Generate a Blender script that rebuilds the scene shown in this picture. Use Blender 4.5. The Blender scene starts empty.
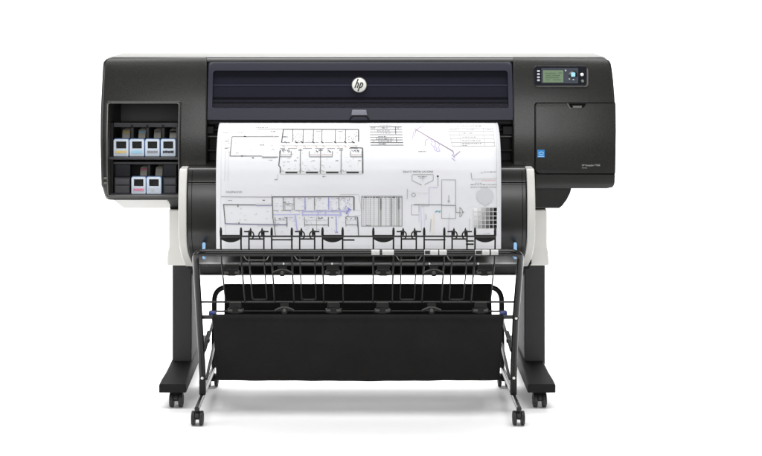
import bpy, bmesh, math, random
from mathutils import Vector, Matrix
random.seed(7)
S = bpy.context.scene
COL = S.collection
PI = math.pi

# ------------------------------------------------------------------ measures
# sizes were measured on the photograph: F = focal length in photo pixels, D = camera to front plane,
# H = eye height.  X()/Z() turn a measured photo position at a known depth Y into metres.
F, D, H, VX, VY = 1449.3, 5.0, 1.464, 358.0, -17.0
def X(px, Y): return (px - VX) * (D + Y) / F
def Z(py, Y): return H - (py - VY) * (D + Y) / F
def P(px, py, Y): return Vector((X(px, Y), Y, Z(py, Y)))
def lin(c): return tuple(((v/255.0)/12.92 if v/255.0 <= 0.04045 else ((v/255.0+0.055)/1.055)**2.4) for v in c)
def interp(tab, t):
    if t <= tab[0][0]: return tab[0][1]
    for (a, va), (b, vb) in zip(tab, tab[1:]):
        if t <= b: return va + (vb-va)*(t-a)/(b-a)
    return tab[-1][1]

# ------------------------------------------------------------------ materials
def mat(name, rgb, rough=0.5, spec=0.5, metal=0.0, bump=0.0, bscale=900, speckle=0.0, sscale=700, rvar=0.0, coat=0.0, emit=0.0, sheen=0.0):
    m = bpy.data.materials.new(name); m.use_nodes = True
    nt = m.node_tree; b = nt.nodes['Principled BSDF']
    c = rgb if max(rgb) <= 1.0 else lin(rgb)
    b.inputs['Base Color'].default_value = (*c, 1)
    b.inputs['Roughness'].default_value = rough
    b.inputs['Specular IOR Level'].default_value = spec
    b.inputs['Metallic'].default_value = metal
    b.inputs['Coat Weight'].default_value = coat
    if sheen: b.inputs['Sheen Weight'].default_value = sheen
    if emit:
        b.inputs['Emission Color'].default_value = (*c, 1); b.inputs['Emission Strength'].default_value = emit
    tc = nt.nodes.new('ShaderNodeTexCoord')
    if speckle:
        n = nt.nodes.new('ShaderNodeTexNoise'); n.inputs['Scale'].default_value = sscale; n.inputs['Detail'].default_value = 3
        nt.links.new(tc.outputs['Object'], n.inputs['Vector'])
        r = nt.nodes.new('ShaderNodeMapRange'); r.inputs['From Min'].default_value = .3; r.inputs['From Max'].default_value = .7
        r.inputs['To Min'].default_value = 1-speckle; r.inputs['To Max'].default_value = 1+speckle
        nt.links.new(n.outputs['Fac'], r.inputs['Value'])
        mx = nt.nodes.new('ShaderNodeMix'); mx.data_type = 'RGBA'; mx.blend_type = 'MULTIPLY'; mx.inputs['Factor'].default_value = 1
        mx.inputs['A'].default_value = (*c, 1); nt.links.new(r.outputs['Result'], mx.inputs['B'])
        nt.links.new(mx.outputs['Result'], b.inputs['Base Color'])
    if rvar:
        n = nt.nodes.new('ShaderNodeTexNoise'); n.inputs['Scale'].default_value = 6; n.inputs['Detail'].default_value = 5
        nt.links.new(tc.outputs['Object'], n.inputs['Vector'])
        r = nt.nodes.new('ShaderNodeMapRange'); r.inputs['To Min'].default_value = rough-rvar; r.inputs['To Max'].default_value = rough+rvar
        nt.links.new(n.outputs['Fac'], r.inputs['Value']); nt.links.new(r.outputs['Result'], b.inputs['Roughness'])
    if bump:
        n = nt.nodes.new('ShaderNodeTexNoise'); n.inputs['Scale'].default_value = bscale; n.inputs['Detail'].default_value = 2
        nt.links.new(tc.outputs['Object'], n.inputs['Vector'])
        bp = nt.nodes.new('ShaderNodeBump'); bp.inputs['Strength'].default_value = bump; bp.inputs['Distance'].default_value = .001
        nt.links.new(n.outputs['Fac'], bp.inputs['Height']); nt.links.new(bp.outputs['Normal'], b.inputs['Normal'])
    return m
M = {}
M['charcoal'] = mat('charcoal_plastic', (.0135,.0130,.0120), .34, .43, bump=.3, bscale=300, speckle=.35, sscale=260, rvar=.05)
M['charcoal_smooth'] = mat('charcoal_smooth_plastic', (.0125,.0121,.0112), .30, .56, bump=.1, rvar=.05)
M['seam'] = mat('seam_black', (.003,.003,.003), .8, .1)
M['inner'] = mat('inner_black', (.014,.0138,.0135), .6, .3, bump=.1)
M['lid'] = mat('blue_black_lid', (.019,.019,.032), .42, .3, speckle=.06)
M['lid_inner'] = mat('lid_inner', (.013,.0127,.019), .5, .3)
M['lid_light'] = mat('lid_rail_grey', (.065,.065,.085), .4, .4)
M['lid_dark'] = mat('lid_rail_dark', (.006,.006,.009), .5, .2)
M['lip'] = mat('lid_lip_grey', (.19,.19,.23), .35, .5)
M['pale'] = mat('pale_grey_plastic', (.52,.51,.485), .45, .4, bump=.05, rvar=.05)
M['shell'] = mat('grey_lower_shell', (.34,.335,.32), .5, .3, rvar=.05)
M['bracket'] = mat('pale_bracket', (.74,.73,.70), .45, .4, bump=.05, rvar=.05)
M['bay_wall'] = mat('bay_wall', (.040,.039,.037), .5, .4)
M['silver'] = mat('silver_trim', (.60,.59,.56), .36, .5, bump=.04, rvar=.06)
M['leg'] = mat('leg_powder_coat', (.040,.038,.040), .62, .18, bump=.3, bscale=700, speckle=.15, sscale=600)
M['foot'] = mat('foot_black', (.0065,.0062,.0068), .6, .18, bump=.3, bscale=700, speckle=.15)
M['tube'] = mat('tube_black_paint', (.007,.0068,.0063), .24, .38, rvar=.06)
M['wire'] = mat('wire_black', (.006,.006,.0055), .35, .3)
M['wire_steel'] = mat('wire_worn_steel', (.16,.16,.15), .35, .5, metal=.6)
M['clip'] = mat('clip_black', (.005,.0048,.0045), .4, .3)
M['clip_edge'] = mat('clip_edge_grey', (.055,.052,.047), .4, .5)
M['steel'] = mat('bright_steel', (.75,.75,.74), .25, .5, metal=.9)
M['strut'] = mat('strut_steel', (.10,.10,.10), .3, .5, metal=.8)
M['rubber'] = mat('rubber_black', (.013,.013,.013), .5, .4, bump=.1)
M['white_dot'] = mat('white_plastic', (.8,.8,.78), .4, .5)
M['sticker'] = mat('white_sticker', (.52,.52,.51), .5, .4)
M['sticker_ink'] = mat('sticker_ink', (.02,.02,.02), .5, .3)
M['blue'] = mat('blue_lever', (.30,.55,.85), .3, .5)
M['blue_dark'] = mat('blue_knob', (.02,.035,.16), .35, .5)
M['paper'] = mat('white_paper', (.735,.74,.765), .6, .15)
M['logo'] = mat('logo_cream', (.76,.76,.71), .4, .4)
M['logo_rim'] = mat('logo_rim', (.10,.10,.10), .3, .6, metal=.5)
M['letter'] = mat('letter_dark', (.022,.022,.024), .4, .3)
M['panel'] = mat('panel_black', (.007,.0075,.012), .22, .5)
M['panel_grey'] = mat('panel_slate', (.035,.042,.055), .4, .4)
M['lcd'] = mat('lcd_green', (.13,.185,.115), .3, .5, emit=.03)
M['lcd_ink'] = mat('lcd_ink', (.09,.14,.085), .4, .3)
M['key'] = mat('key_grey', (.42,.43,.47), .4, .4)
M['key_cyan'] = mat('key_cyan', (.30,.62,.72), .35, .5)
M['key_green'] = mat('key_green', (.14,.18,.13), .4, .4)
M['energy'] = mat('energy_blue', (.02,.22,.58), .4, .4)
M['lettering'] = mat('lettering_silver', (.42,.42,.41), .4, .4)
M['bay_grey'] = mat('bay_grey', (.050,.050,.055), .45, .4, bump=.1)
M['bay_slot'] = mat('bay_slot_grey', (.068,.069,.078), .5, .4, bump=.1)
M['bay_blue'] = mat('bay_blue_black', (.010,.012,.020), .4, .4)
M['rim_glint_trim'] = mat('rim_glint_trim', (.12,.117,.11), .3, .5)  # pale grey for the painted bay edge glint, also for latches and bars
M['cart'] = mat('cartridge_pale_blue', (.70,.77,.86), .4, .45)
M['cart_edge'] = mat('cartridge_blue_edge', (.13,.27,.55), .4, .45)
M['cart_window'] = mat('cartridge_window', (.010,.010,.012), .25, .5)
M['cart_body'] = mat('cartridge_body', (.72,.69,.62), .5, .4)
M['cart_label'] = mat('cartridge_label', (.62,.70,.80), .5, .3)
for n, c in dict(yellow=(.85,.62,.22), cyan=(.35,.70,.90), grey=(.30,.30,.32), black=(.045,.05,.06), magenta=(.85,.28,.42), light=(.62,.62,.60)).items():
    M['ink_'+n] = mat('ink_'+n, c, .5, .3)
def fabric():
    m = bpy.data.materials.new('black_fabric'); m.use_nodes = True
    nt = m.node_tree; b = nt.nodes['Principled BSDF']
    b.inputs['Roughness'].default_value = .9; b.inputs['Specular IOR Level'].default_value = .12
    tc = nt.nodes.new('ShaderNodeTexCoord')
    n = nt.nodes.new('ShaderNodeTexNoise'); n.inputs['Scale'].default_value = 380; n.inputs['Detail'].default_value = 2
    n2 = nt.nodes.new('ShaderNodeTexNoise'); n2.inputs['Scale'].default_value = 7; n2.inputs['Detail'].default_value = 4
    for k in (n, n2): nt.links.new(tc.outputs['Object'], k.inputs['Vector'])
    ad = nt.nodes.new('ShaderNodeMath'); ad.operation = 'ADD'
    nt.links.new(n.outputs['Fac'], ad.inputs[0]); nt.links.new(n2.outputs['Fac'], ad.inputs[1])
    r = nt.nodes.new('ShaderNodeValToRGB'); r.color_ramp.elements[0].position = .35; r.color_ramp.elements[1].position = .9
    r.color_ramp.elements[0].color = (.0105,.0100,.0098,1); r.color_ramp.elements[1].color = (.0175,.0166,.0163,1)
    hf = nt.nodes.new('ShaderNodeMath'); hf.operation = 'MULTIPLY'; hf.inputs[1].default_value = .62
    nt.links.new(ad.outputs[0], hf.inputs[0]); nt.links.new(hf.outputs[0], r.inputs['Fac']); nt.links.new(r.outputs['Color'], b.inputs['Base Color'])
    bp = nt.nodes.new('ShaderNodeBump'); bp.inputs['Strength'].default_value = .35; bp.inputs['Distance'].default_value = .001
    nt.links.new(n.outputs['Fac'], bp.inputs['Height']); nt.links.new(bp.outputs['Normal'], b.inputs['Normal'])
    return m
M['fabric'] = fabric()
def pane():
    m = bpy.data.materials.new('tinted_pane'); m.use_nodes = True
    nt = m.node_tree; nt.nodes.clear()
    o = nt.nodes.new('ShaderNodeOutputMaterial'); mx = nt.nodes.new('ShaderNodeMixShader')
    t = nt.nodes.new('ShaderNodeBsdfTransparent'); t.inputs['Color'].default_value = (.74,.74,.84,1)
    g = nt.nodes.new('ShaderNodeBsdfGlossy'); g.inputs['Roughness'].default_value = .12
    fr = nt.nodes.new('ShaderNodeFresnel'); fr.inputs['IOR'].default_value = 1.12
    nt.links.new(fr.outputs[0], mx.inputs[0]); nt.links.new(t.outputs[0], mx.inputs[1]); nt.links.new(g.outputs[0], mx.inputs[2])
    nt.links.new(mx.outputs[0], o.inputs['Surface'])
    return m
M['pane'] = pane()
INK = {}
def ink_mat(rgb):
    k = tuple(rgb)
    if k not in INK:
        INK[k] = mat('print_ink', tuple(rgb), .6, .15)
    return INK[k]

# ------------------------------------------------------------------ mesh builder
class MB:
    def __init__(s): s.v = []; s.f = []; s.m = []; s.mats = []
    def mi(s, m):
        if m is None: return 0
        if m not in s.mats: s.mats.append(m)
        return s.mats.index(m)
    def add(s, vs, fs, m=None):
        o = len(s.v); k = s.mi(m); s.v += [tuple(v) for v in vs]
        for f in fs: s.f.append([i+o for i in f]); s.m.append(k)
        return s
    def box(s, x0, x1, y0, y1, z0, z1, m=None):
        vs = [(x,y,z) for x in (x0,x1) for y in (y0,y1) for z in (z0,z1)]
        return s.add(vs, [(0,1,3,2),(4,6,7,5),(0,4,5,1),(2,3,7,6),(0,2,6,4),(1,5,7,3)], m)
    def pbox(s, px0, px1, py0, py1, Yf, Yb, m=None):           # box given by its measured front face
        return s.box(X(px0,Yf), X(px1,Yf), Yf, Yb, Z(py1,Yf), Z(py0,Yf), m)
    def loft(s, secs, m=None, cap=True, closed=True):
        n = len(secs[0]); vs = [p for q in secs for p in q]; fs = []
        for i in range(len(secs)-1):
            for j in range(n if closed else n-1):
                a, b = i*n+j, i*n+(j+1) % n
                fs.append((a, b, b+n, a+n))
        if cap and closed:
            fs.append(tuple(range(n-1,-1,-1))); fs.append(tuple((len(secs)-1)*n+j for j in range(n)))
        return s.add(vs, fs, m)
    def tube(s, pts, r, m=None, seg=10, closed=False):
        pts = [Vector(p) for p in pts]; n = len(pts); secs = []; nrm = None
        for i, p in enumerate(pts):
            a = pts[i-1] if (i > 0 or closed) else p; b = pts[(i+1) % n] if (i < n-1 or closed) else p
            t = (b-a).normalized()
            if nrm is None:
                nrm = t.orthogonal().normalized()
            nrm = (nrm - t*nrm.dot(t)).normalized(); bi = t.cross(nrm)
            secs.append([p + (nrm*math.cos(2*PI*k/seg) + bi*math.sin(2*PI*k/seg))*r for k in range(seg)])
        if closed: secs.append(secs[0])
        return s.loft(secs, m, cap=not closed)
    def lathe(s, c, axis, prof, m=None, seg=28):               # prof: (radius, offset along axis)
        c = Vector(c); a = Vector(axis).normalized(); u = a.orthogonal().normalized(); w = a.cross(u)
        return s.loft([[c + a*h + (u*math.cos(2*PI*k/seg)+w*math.sin(2*PI*k/seg))*max(r,1e-5) for k in range(seg)] for r, h in prof], m)
    def prism(s, poly, Y0, Y1, m=None):                        # poly in (X, Z), pushed along Y
        return s.loft([[(x,Y0,z) for x,z in poly], [(x,Y1,z) for x,z in poly]], m)
    def xprism(s, prof, x0, x1, m=None):                       # prof in (Y, Z), pushed along X
        return s.loft([[(x0,y,z) for y,z in prof], [(x1,y,z) for y,z in prof]], m)
    def build(s, name, m=None, parent=None, bevel=0, seg=3, angle=40, smooth=True):
        me = bpy.data.meshes.new(name); me.from_pydata(s.v, [], s.f)
        for mm in (s.mats or [m]): me.materials.append(mm if mm else m)
        for p, k in zip(me.polygons, s.m): p.material_index = k
        bm = bmesh.new(); bm.from_mesh(me); bmesh.ops.recalc_face_normals(bm, faces=bm.faces)
        for f in bm.faces: f.smooth = smooth
        if not bevel:
            for e in bm.edges:
                if len(e.link_faces) == 2 and e.calc_face_angle(0) > math.radians(angle): e.smooth = False
        bm.to_mesh(me); bm.free()
        o = bpy.data.objects.new(name, me); COL.objects.link(o)
        if parent is not None: o.parent = parent
        if bevel:
            b = o.modifiers.new('bevel', 'BEVEL'); b.width = bevel; b.segments = seg; b.limit_method = 'ANGLE'; b.angle_limit = math.radians(angle)
            w = o.modifiers.new('normals', 'WEIGHTED_NORMAL'); w.keep_sharp = True
        return o
def fillet(pts, r, n=6):
    pts = [Vector(p) for p in pts]; out = [pts[0]]
    for a, b, c in zip(pts, pts[1:], pts[2:]):
        u = (a-b); w = (c-b); d = min(r, u.length*.49, w.length*.49)
        p, q = b + u.normalized()*d, b + w.normalized()*d
        for k in range(n+1):
            t = k/n; out.append(p*(1-t)**2 + b*2*t*(1-t) + q*t*t)
    out.append(pts[-1]); return out
def empty(name, loc, label=None, cat=None, group=None):
    o = bpy.data.objects.new(name, None); COL.objects.link(o); o.location = (0,0,0)
    o.empty_display_size = .1
    tag(o, label, cat, group); return o
def tag(o, label=None, cat=None, group=None, kind=None):
    if label: o['label'] = label
    if cat: o['category'] = cat
    if group: o['group'] = group
    if kind: o['kind'] = kind
    return o
def text_mesh(txt, size, shear=0):
    cu = bpy.data.curves.new('t', 'FONT'); cu.body = txt; cu.size = size; cu.shear = shear; cu.align_x = 'LEFT'
    o = bpy.data.objects.new('t', cu); COL.objects.link(o); bpy.context.view_layer.update()
    me = bpy.data.meshes.new_from_object(o.evaluated_get(bpy.context.evaluated_depsgraph_get()))
    vs = [(v.co.x, v.co.y) for v in me.vertices]; fs = [list(p.vertices) for p in me.polygons]
    bpy.data.objects.remove(o); bpy.data.curves.remove(cu); bpy.data.meshes.remove(me)
    return vs, fs
def stroke2d(pts, w):                                          # flat ribbon along a 2-D polyline -> verts, faces
    vs, fs = [], []; n = len(pts)
    for i in range(n):
        ax, ay = pts[max(i-1,0)]; bx, by = pts[min(i+1,n-1)]
        l = math.hypot(bx-ax, by-ay) or 1; nx, ny = -(by-ay)/l*w/2, (bx-ax)/l*w/2
        vs += [(pts[i][0]+nx, pts[i][1]+ny), (pts[i][0]-nx, pts[i][1]-ny)]
    for i in range(n-1): fs.append((2*i, 2*i+1, 2*i+3, 2*i+2))
    return vs, fs
def rrect(x0, x1, z0, z1, radii, ns=10, nc=6):                 # rounded rectangle, radii: bl, br, tr, tl
    bl, br, tr, tl = radii; out = []
    def arc(cx, cz, r, a0):
        return [(cx + r*math.cos(a0+PI/2*k/nc), cz + r*math.sin(a0+PI/2*k/nc)) for k in range(nc+1)]
    corners = [arc(x1-br, z0+br, br, -PI/2), arc(x1-tr, z1-tr, tr, 0), arc(x0+tl, z1-tl, tl, PI/2), arc(x0+bl, z0+bl, bl, PI)]
    for i, c in enumerate(corners):
        out += c; a = c[-1]; b = corners[(i+1) % 4][0]
        out += [(a[0]+(b[0]-a[0])*k/ns, a[1]+(b[1]-a[1])*k/ns) for k in range(1, ns)]
    return out

# ------------------------------------------------------------------ setting
M['sweep'] = mat('white_studio_paper', (.95,.95,.95), .8, .05)
f = MB(); f.add([(-7,-1.3,0),(7,-1.3,0),(7,3,0),(-7,3,0)], [(0,1,2,3)])
floor = f.build('floor', M['sweep']); tag(floor, kind='structure')
cv = [(3+1.3*math.sin(PI/2*k/16), 1.3-1.3*math.cos(PI/2*k/16)) for k in range(17)] + [(4.3,4.5)]
f = MB(); f.loft([[(x,y,z) for y,z in cv] for x in (-7,7)], closed=False); tag(f.build('backdrop', M['sweep']), kind='structure')

# ------------------------------------------------------------------ printer
PR = empty('large_format_printer', (0,0,0), 'wide charcoal large-format printer on a two-legged caster stand, blueprint hanging from its front', 'printer')
# depth of the front skin as a function of the measured height (photo rows)
YF = [(56.2,.070),(56.5,.062),(57.2,.056),(59.5,.050),(64,.041),(70,.033),(80,.024),(95,.011),(115,.0),(140,-.010),(165,-.008),(185,.0),(196,.006),(200,.022)]
def smooth_from(tab, start, it, step=.5):
    head = [t for t in tab if t[0] < start]; n = int((tab[-1][0]-start)/step)
    xs = [start+k*step for k in range(n+1)]; ys = [interp(tab, x) for x in xs]
    for _ in range(it): ys = [ys[0]]+[(ys[i-1]+2*ys[i]+ys[i+1])/4 for i in range(1,len(ys)-1)]+[ys[-1]]
    return head + list(zip(xs, ys))
YF = smooth_from(YF, 59.5, 420)
YZ = sorted((Z(p,y), y) for p, y in YF)                        # the same skin as Y(z)
def skin(z): return interp(YZ, z)
def zrow(py): return Z(py, interp(YF, py))
def xsk(px, py): return X(px, interp(YF, py))

def shell_secs(rows, Yb, r0, r1, off=0.0, nr=5):
    secs = []
    for py, xl, xr in rows:
        yf = interp(YF, py) + off; z = Z(py, interp(YF, py)); a, b = X(xl, interp(YF,py)), X(xr, interp(YF,py))
        sec = []
        for k in range(nr+1):
            t = PI/2*k/nr; sec.append((a + r0*(1-math.sin(t)), yf + r0*(1-math.cos(t)), z))
        sec = sec[::-1]
        # left corner: from side to front
        sec = [(a + r0*(1-math.cos(PI/2*k/nr)), yf + r0*(1-math.sin(PI/2*k/nr)), z) for k in range(nr+1)]
        sec += [(b - r1*(1-math.sin(PI/2*k/nr)), yf + r1*(1-math.cos(PI/2*k/nr)), z) for k in range(nr+1)]
        sec += [(b, Yb, z), (a, Yb, z)]
        secs.append(sec)
    return secs
def dense(rows, step=2.5):
    out = []
    for (a, al, ar), (b, bl, br) in zip(rows, rows[1:]):
        n = max(1, int((b-a)/step))
        out += [(a+(b-a)*k/n, al+(bl-al)*k/n, ar+(br-ar)*k/n) for k in range(n)]
    return out + [rows[-1]]

# --- left housing with the ink bay cut in
LW = [(56.2,115),(56.6,112),(57.3,110),(59,107),(62,104.2),(66,103.6),(80,102.8),(95,102),(115,101.2),(140,101),(165,101.3),(186,101.9),(188,103),(196,105.3),(199,106.8),(200,109)]
mb = MB(); mb.loft(shell_secs(dense([(p, x-1.4, 207) for p, x in LW]), .31, .016, .006))
hl = mb.build('ink_housing', M['charcoal'], PR)
cut = MB(); y0 = -.06
cut.prism(rrect(X(107.6,0), X(179,0), Z(196.4,0), Z(103,0), (.006,.006,.008,.008), 2, 5), y0, .285)
cutter = cut.build('cutter', M['bay_wall'])
bo = hl.modifiers.new('bay', 'BOOLEAN'); bo.operation = 'DIFFERENCE'; bo.object = cutter; bo.solver = 'EXACT'
bo.material_mode = 'TRANSFER'
bpy.context.view_layer.update()
nm = bpy.data.meshes.new_from_object(hl.evaluated_get(bpy.context.evaluated_depsgraph_get()))
hl.modifiers.clear(); hl.data = nm; bpy.data.objects.remove(cutter)
bm = bmesh.new(); bm.from_mesh(nm)
for fc in bm.faces: fc.smooth = True
for e in bm.edges: e.smooth = not (len(e.link_faces) == 2 and e.calc_face_angle(0) > math.radians(28))
bm.to_mesh(nm); bm.free()
# rim of the bay
io = rrect(X(107.6,0), X(179,0), Z(196.4,0), Z(103,0), (.006,.006,.008,.008), 12, 5)
cxm, czm = (X(107.6,0)+X(179,0))/2, (Z(196.4,0)+Z(103,0))/2
def ringl(d, o): return [(x + (d if x > cxm else -d), skin(z+(d if z > czm else -d))+o, z + (d if z > czm else -d)) for x, z in io]
rm = MB(); rm.loft([ringl(.0075,.003), ringl(.0072,-.0006), ringl(.0055,-.0028), ringl(.0035,-.0038), ringl(.0015,-.0034), ringl(0,-.0015), ringl(-.0008,.002), ringl(-.0008,.02)], cap=False)
rm.build('bay_surround', M['charcoal'], PR, angle=70)
MB().tube([(x, skin(z)-.0022, z) for x, z in io], .0019, seg=8, closed=True).build('rim_glint_trim', M['rim_glint_trim'], PR)  # pale tube puts the highlight along the bay edge into colour
# small latch low on the left flank
lt = MB(); lt.pbox(103.6, 107, 177.5, 179.3, -.012, .01); lt.pbox(103.8, 107, 182.3, 184.2, -.012, .01)
lt.build('bay_latch', M['rim_glint_trim'], PR, bevel=.0015)
# --- inside the bay
b = MB()
b.pbox(108.5, 178, 122.6, 127.2, .075, .12, M['bay_grey'])
b.pbox(109.5, 113.2, 122.6, 196, .06, .10, M['inner'])
b.pbox(176.3, 178.4, 127, 158, .055, .10, M['bay_grey'])
b.pbox(109, 178.6, 157.2, 159.6, .030, .275, M['bay_grey'])
b.pbox(112, 178, 162.0, 164.3, .070, .12, M['bay_grey'])
b.pbox(109, 178.6, 194.6, 196.2, .030, .275, M['bay_grey'])
for px in (129.2, 144.6, 160.2):
    b.pbox(px+1.6, px+4.4, 127.4, 139, .105, .275, M['bay_grey'])
    b.lathe(P(px+2.5, 126.2, .07), (0,1,0), [(.004,0),(.004,.01)], M['inner'], 12)
for px in (146.5,): b.pbox(px+1.4, px+3.6, 164.6, 177, .105, .275, M['bay_grey'])
b.build('bay_frame', M['bay_grey'], PR, bevel=.0012, seg=2)
for x0, x1 in ((114.3, 130.4), (163.0, 176.6)):
    s = MB()
    s.pbox(x0, x1, 164.4, 177.0, .10, .14, M['bay_blue'])
    s.pbox(x0, x1, 177.2, 194, .062, .10, M['bay_grey'])
    s.pbox(x0+.8, x1-.8, 178.4, 184.6, .052, .07, M['bay_slot']); s.pbox(x0+.8, x1-.8, 186.0, 193.2, .052, .07, M['bay_slot'])
    s.build('empty_slot_flap', M['bay_slot'], PR, bevel=.0015, seg=2)
# lettering-free sloping pale underside at the left
w = MB(); w.xprism([(.03,.716),(.30,.640),(.44,.640),(.44,.72)], X(109.8,.02), X(166,.02))
w.build('lower_shell', M['shell'], PR, bevel=.006)
w = MB(); w.xprism([(.03,.7135),(.22,.632),(.40,.632),(.40,.712)], X(166.6,.02), X(190,.02)); w.build('stand_bracket', M['foot'], PR, bevel=.004)
# right dark bracket
pts = [(533,187),(572,187),(570.5,193),(567,200),(562.5,206),(559.5,208.4),(533,208.4)]
w = MB(); w.loft([[P(x,y,.08) for x,y in pts], [P(x,y,.08)+Vector((0,.25,0)) for x,y in pts]]); w.build('stand_bracket', M['charcoal_smooth'], PR, bevel=.004)

# --- right housing
RW = [(56.2,600),(56.6,603),(57.3,604.6),(59,606),(61,609.3),(64,610.8),(70,611.8),(80,613),(95,614.3),(110,615),(130,615.2),(150,615),(170,614.6),(184,614.0),(187,612.5),(188.4,609)]
mb = MB(); mb.loft(shell_secs(dense([(p, 513, x+.9) for p, x in RW]), .31, .006, .014)); mb.build('electronics_housing', M['charcoal'], PR)
def skin_panel(x0, x1, p0, p1, off, Yb, r, name, m, parent, xr=None, rad=(0,0)):
    rows = []; n = max(6, int((p1-p0)/2))
    for k in range(n+1):
        py = p0+(p1-p0)*k/n; d = 0
        e = min(py-p0, p1-py)
        q = rad[0] if (py-p0) < (p1-py) else rad[1]
        if q and e < q: d = q-math.sqrt(max(q*q-(q-e)**2, 0))
        rows.append((py, x0+d, (interp(xr, py) if xr else x1)))
    return MB().loft(shell_secs(rows, Yb, r, r, off)).build(name, m, parent, angle=32)
RW = [(p, x+.6) for p, x in RW]
RWo = [(p, x+.2) for p, x in RW]
skin_panel(534.2, 0, 102.4, 174.2, -.0012, .28, .003, 'door_gap_shade', M['seam'], PR, RW, (1.5,3))  # black sheet behind the door paints the shade in its gap
DOOR = skin_panel(535.3, 0, 103.3, 173.2, -.0042, .28, .0035, 'side_door', M['charcoal'], PR, RWo, (2,4))
skin_panel(535.3, 0, 174.6, 187.4, -.0036, .28, .003, 'lower_side_panel', M['charcoal_smooth'], PR, RW)
l = MB()
yl = interp(YF, 105)-.0055
tr = lambda a, b: [(X(x,yl), Z(y,yl)) for x, y in a]
l.prism(tr([(567.5,103.6),(586,103.6),(583.5,108.6),(570.5,108.6)],0), yl, yl+.004, M['seam'])
l.prism(tr([(572.5,105.6),(582,105.6),(581.2,107.8),(573.3,107.8)],0), yl-.003, yl+.001, M['rim_glint_trim'])
l.prism(tr([(566.8,103.4),(568.2,103.4),(571,108.8),(570,108.8)],0), yl-.002, yl+.003, M['rim_glint_trim'])
l.build('door_latch', M['rim_glint_trim'], DOOR)
# energy badge on the door
e = MB(); yb = interp(YF,153)-.0042
e.pbox(537.4, 544.6, 149.8, 157.4, yb-.0008, yb+.001, M['energy'])
st = lambda pts, w, mm, o: e.add([P(x,y,yb-.0012-o) for x,y in stroke2d(pts,w)[0]], stroke2d(pts,w)[1], mm)
M['badge_light'] = mat('badge_light_blue', (.35,.62,.85), .5, .3)
st([(538.6,152.4+.9),(540,152.2),(541.4,151.9),(542.8,152.1),(543.6,152.9)], .7, M['badge_light'], 0)
st([(538.8,154.4),(540.6,154.2),(542.4,154.6),(543.6,153.6)], .6, M['badge_light'], .0002)
st([(538.2,156.4),(544,156.4)], .7, M['badge_light'], .0004)
e.build('energy_badge', M['energy'], DOOR)
def text_on(mbx, txt, px, py, cap, fn, m, wpx=None, shear=0):   # text laid on a surface given by fn(px,py)
    vs, fs = text_mesh(txt, 1.0, shear)
    if not vs: return
    x0 = min(v[0] for v in vs); x1 = max(v[0] for v in vs); sy = cap/.72; sx = (wpx/(x1-x0)) if wpx else sy
    mbx.add([fn(px+(v[0]-x0)*sx, py-v[1]*sy) for v in vs], fs, m)
t = MB(); fn = lambda x, y: P(x, y, interp(YF, 165)-.0052)
text_on(t, 'HP DesignJet T7200', 582, 166, 1.7, fn, M['lettering'], 18)
text_on(t, 'Printer', 582, 168.3, 1.0, fn, M['lettering'], 5.4)
t.build('model_lettering', M['lettering'], DOOR)

# --- control panel
yp = .028; tilt = lambda py: interp(YF, py)
def cp(px, py, o=0): return P(px, py, interp(YF,py)-.004-o)
def cplate(mbx, x0, x1, p0, p1, o, r, m, depth=.02):
    pts = rrect(x0, x1, p0, p1, (r,)*4, 2, 4)
    mbx.loft([[cp(x,y,o) for x,y in pts], [cp(x,y,o)+Vector((0,depth,0)) for x,y in pts]], m)
c = MB(); cplate(c, 535.4, 588.3, 67.5, 86.9, .0005, 3, M['rim_glint_trim'])
c.build('panel_bezel', M['rim_glint_trim'], PR, bevel=.001, seg=2)
c = MB(); cplate(c, 534.3, 586.8, 65.9, 85.4, .0035, 2.4, M['panel'])
cplate(c, 541.4, 578.3, 68.2, 83.4, .0045, .8, M['panel_grey'])
CPN = c.build('control_panel', M['panel'], PR, bevel=.0008, seg=2)
c = MB(); cplate(c, 543, 563.4, 70.2, 82.4, .0058, .5, M['lcd'], .004)
for k, (q, a, bb) in enumerate([(73,545,556),(75.2,546,551),(75.2,552.2,560),(77.4,545.4,559),(79.6,546,550),(79.6,553,561),(72.6,558,562)]):
    vs, fs = stroke2d([(a,q),(bb,q)], .55); c.add([cp(x,y,.0064) for x,y in vs], fs, M['lcd_ink'])
c.build('lcd_screen', M['lcd'], CPN)
def knob(px, py, r, m, o=.0045, h=.0025):
    k = MB(); k.lathe(cp(px,py,o), (0,-1,0), [(r*.00345,-.004),(r*.00345,h*.6),(r*.0027,h)], m, 20)
    return k.build('panel_button', m, CPN)
for q in (71, 74.1, 77.2, 80.2):
    k = MB(); cplate(k, 537.2, 539.9, q-.9, q+.9, .0055, .5, M['key'], .004); k.build('panel_button', M['key'], CPN)
k = MB(); k.lathe(cp(573,75,.0045), (0,-1,0), [(.0150,-.003),(.0150,.0008),(.0135,.0012)], M['panel'], 32); k.build('navigation_ring', M['panel'], CPN)
k = MB(); cplate(k, 571.1, 575.2, 72.4, 76.6, .0090, .7, M['key_cyan'], .006); k.build('panel_button', M['key_cyan'], CPN)
knob(565.6, 70.6, .9, M['key']); knob(569.4, 79, .7, M['key']); knob(573.4, 79.6, .8, M['key'])
knob(582, 74.5, 1.7, M['white_dot']); knob(582.6, 81, 1.5, M['key_green'])

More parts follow.
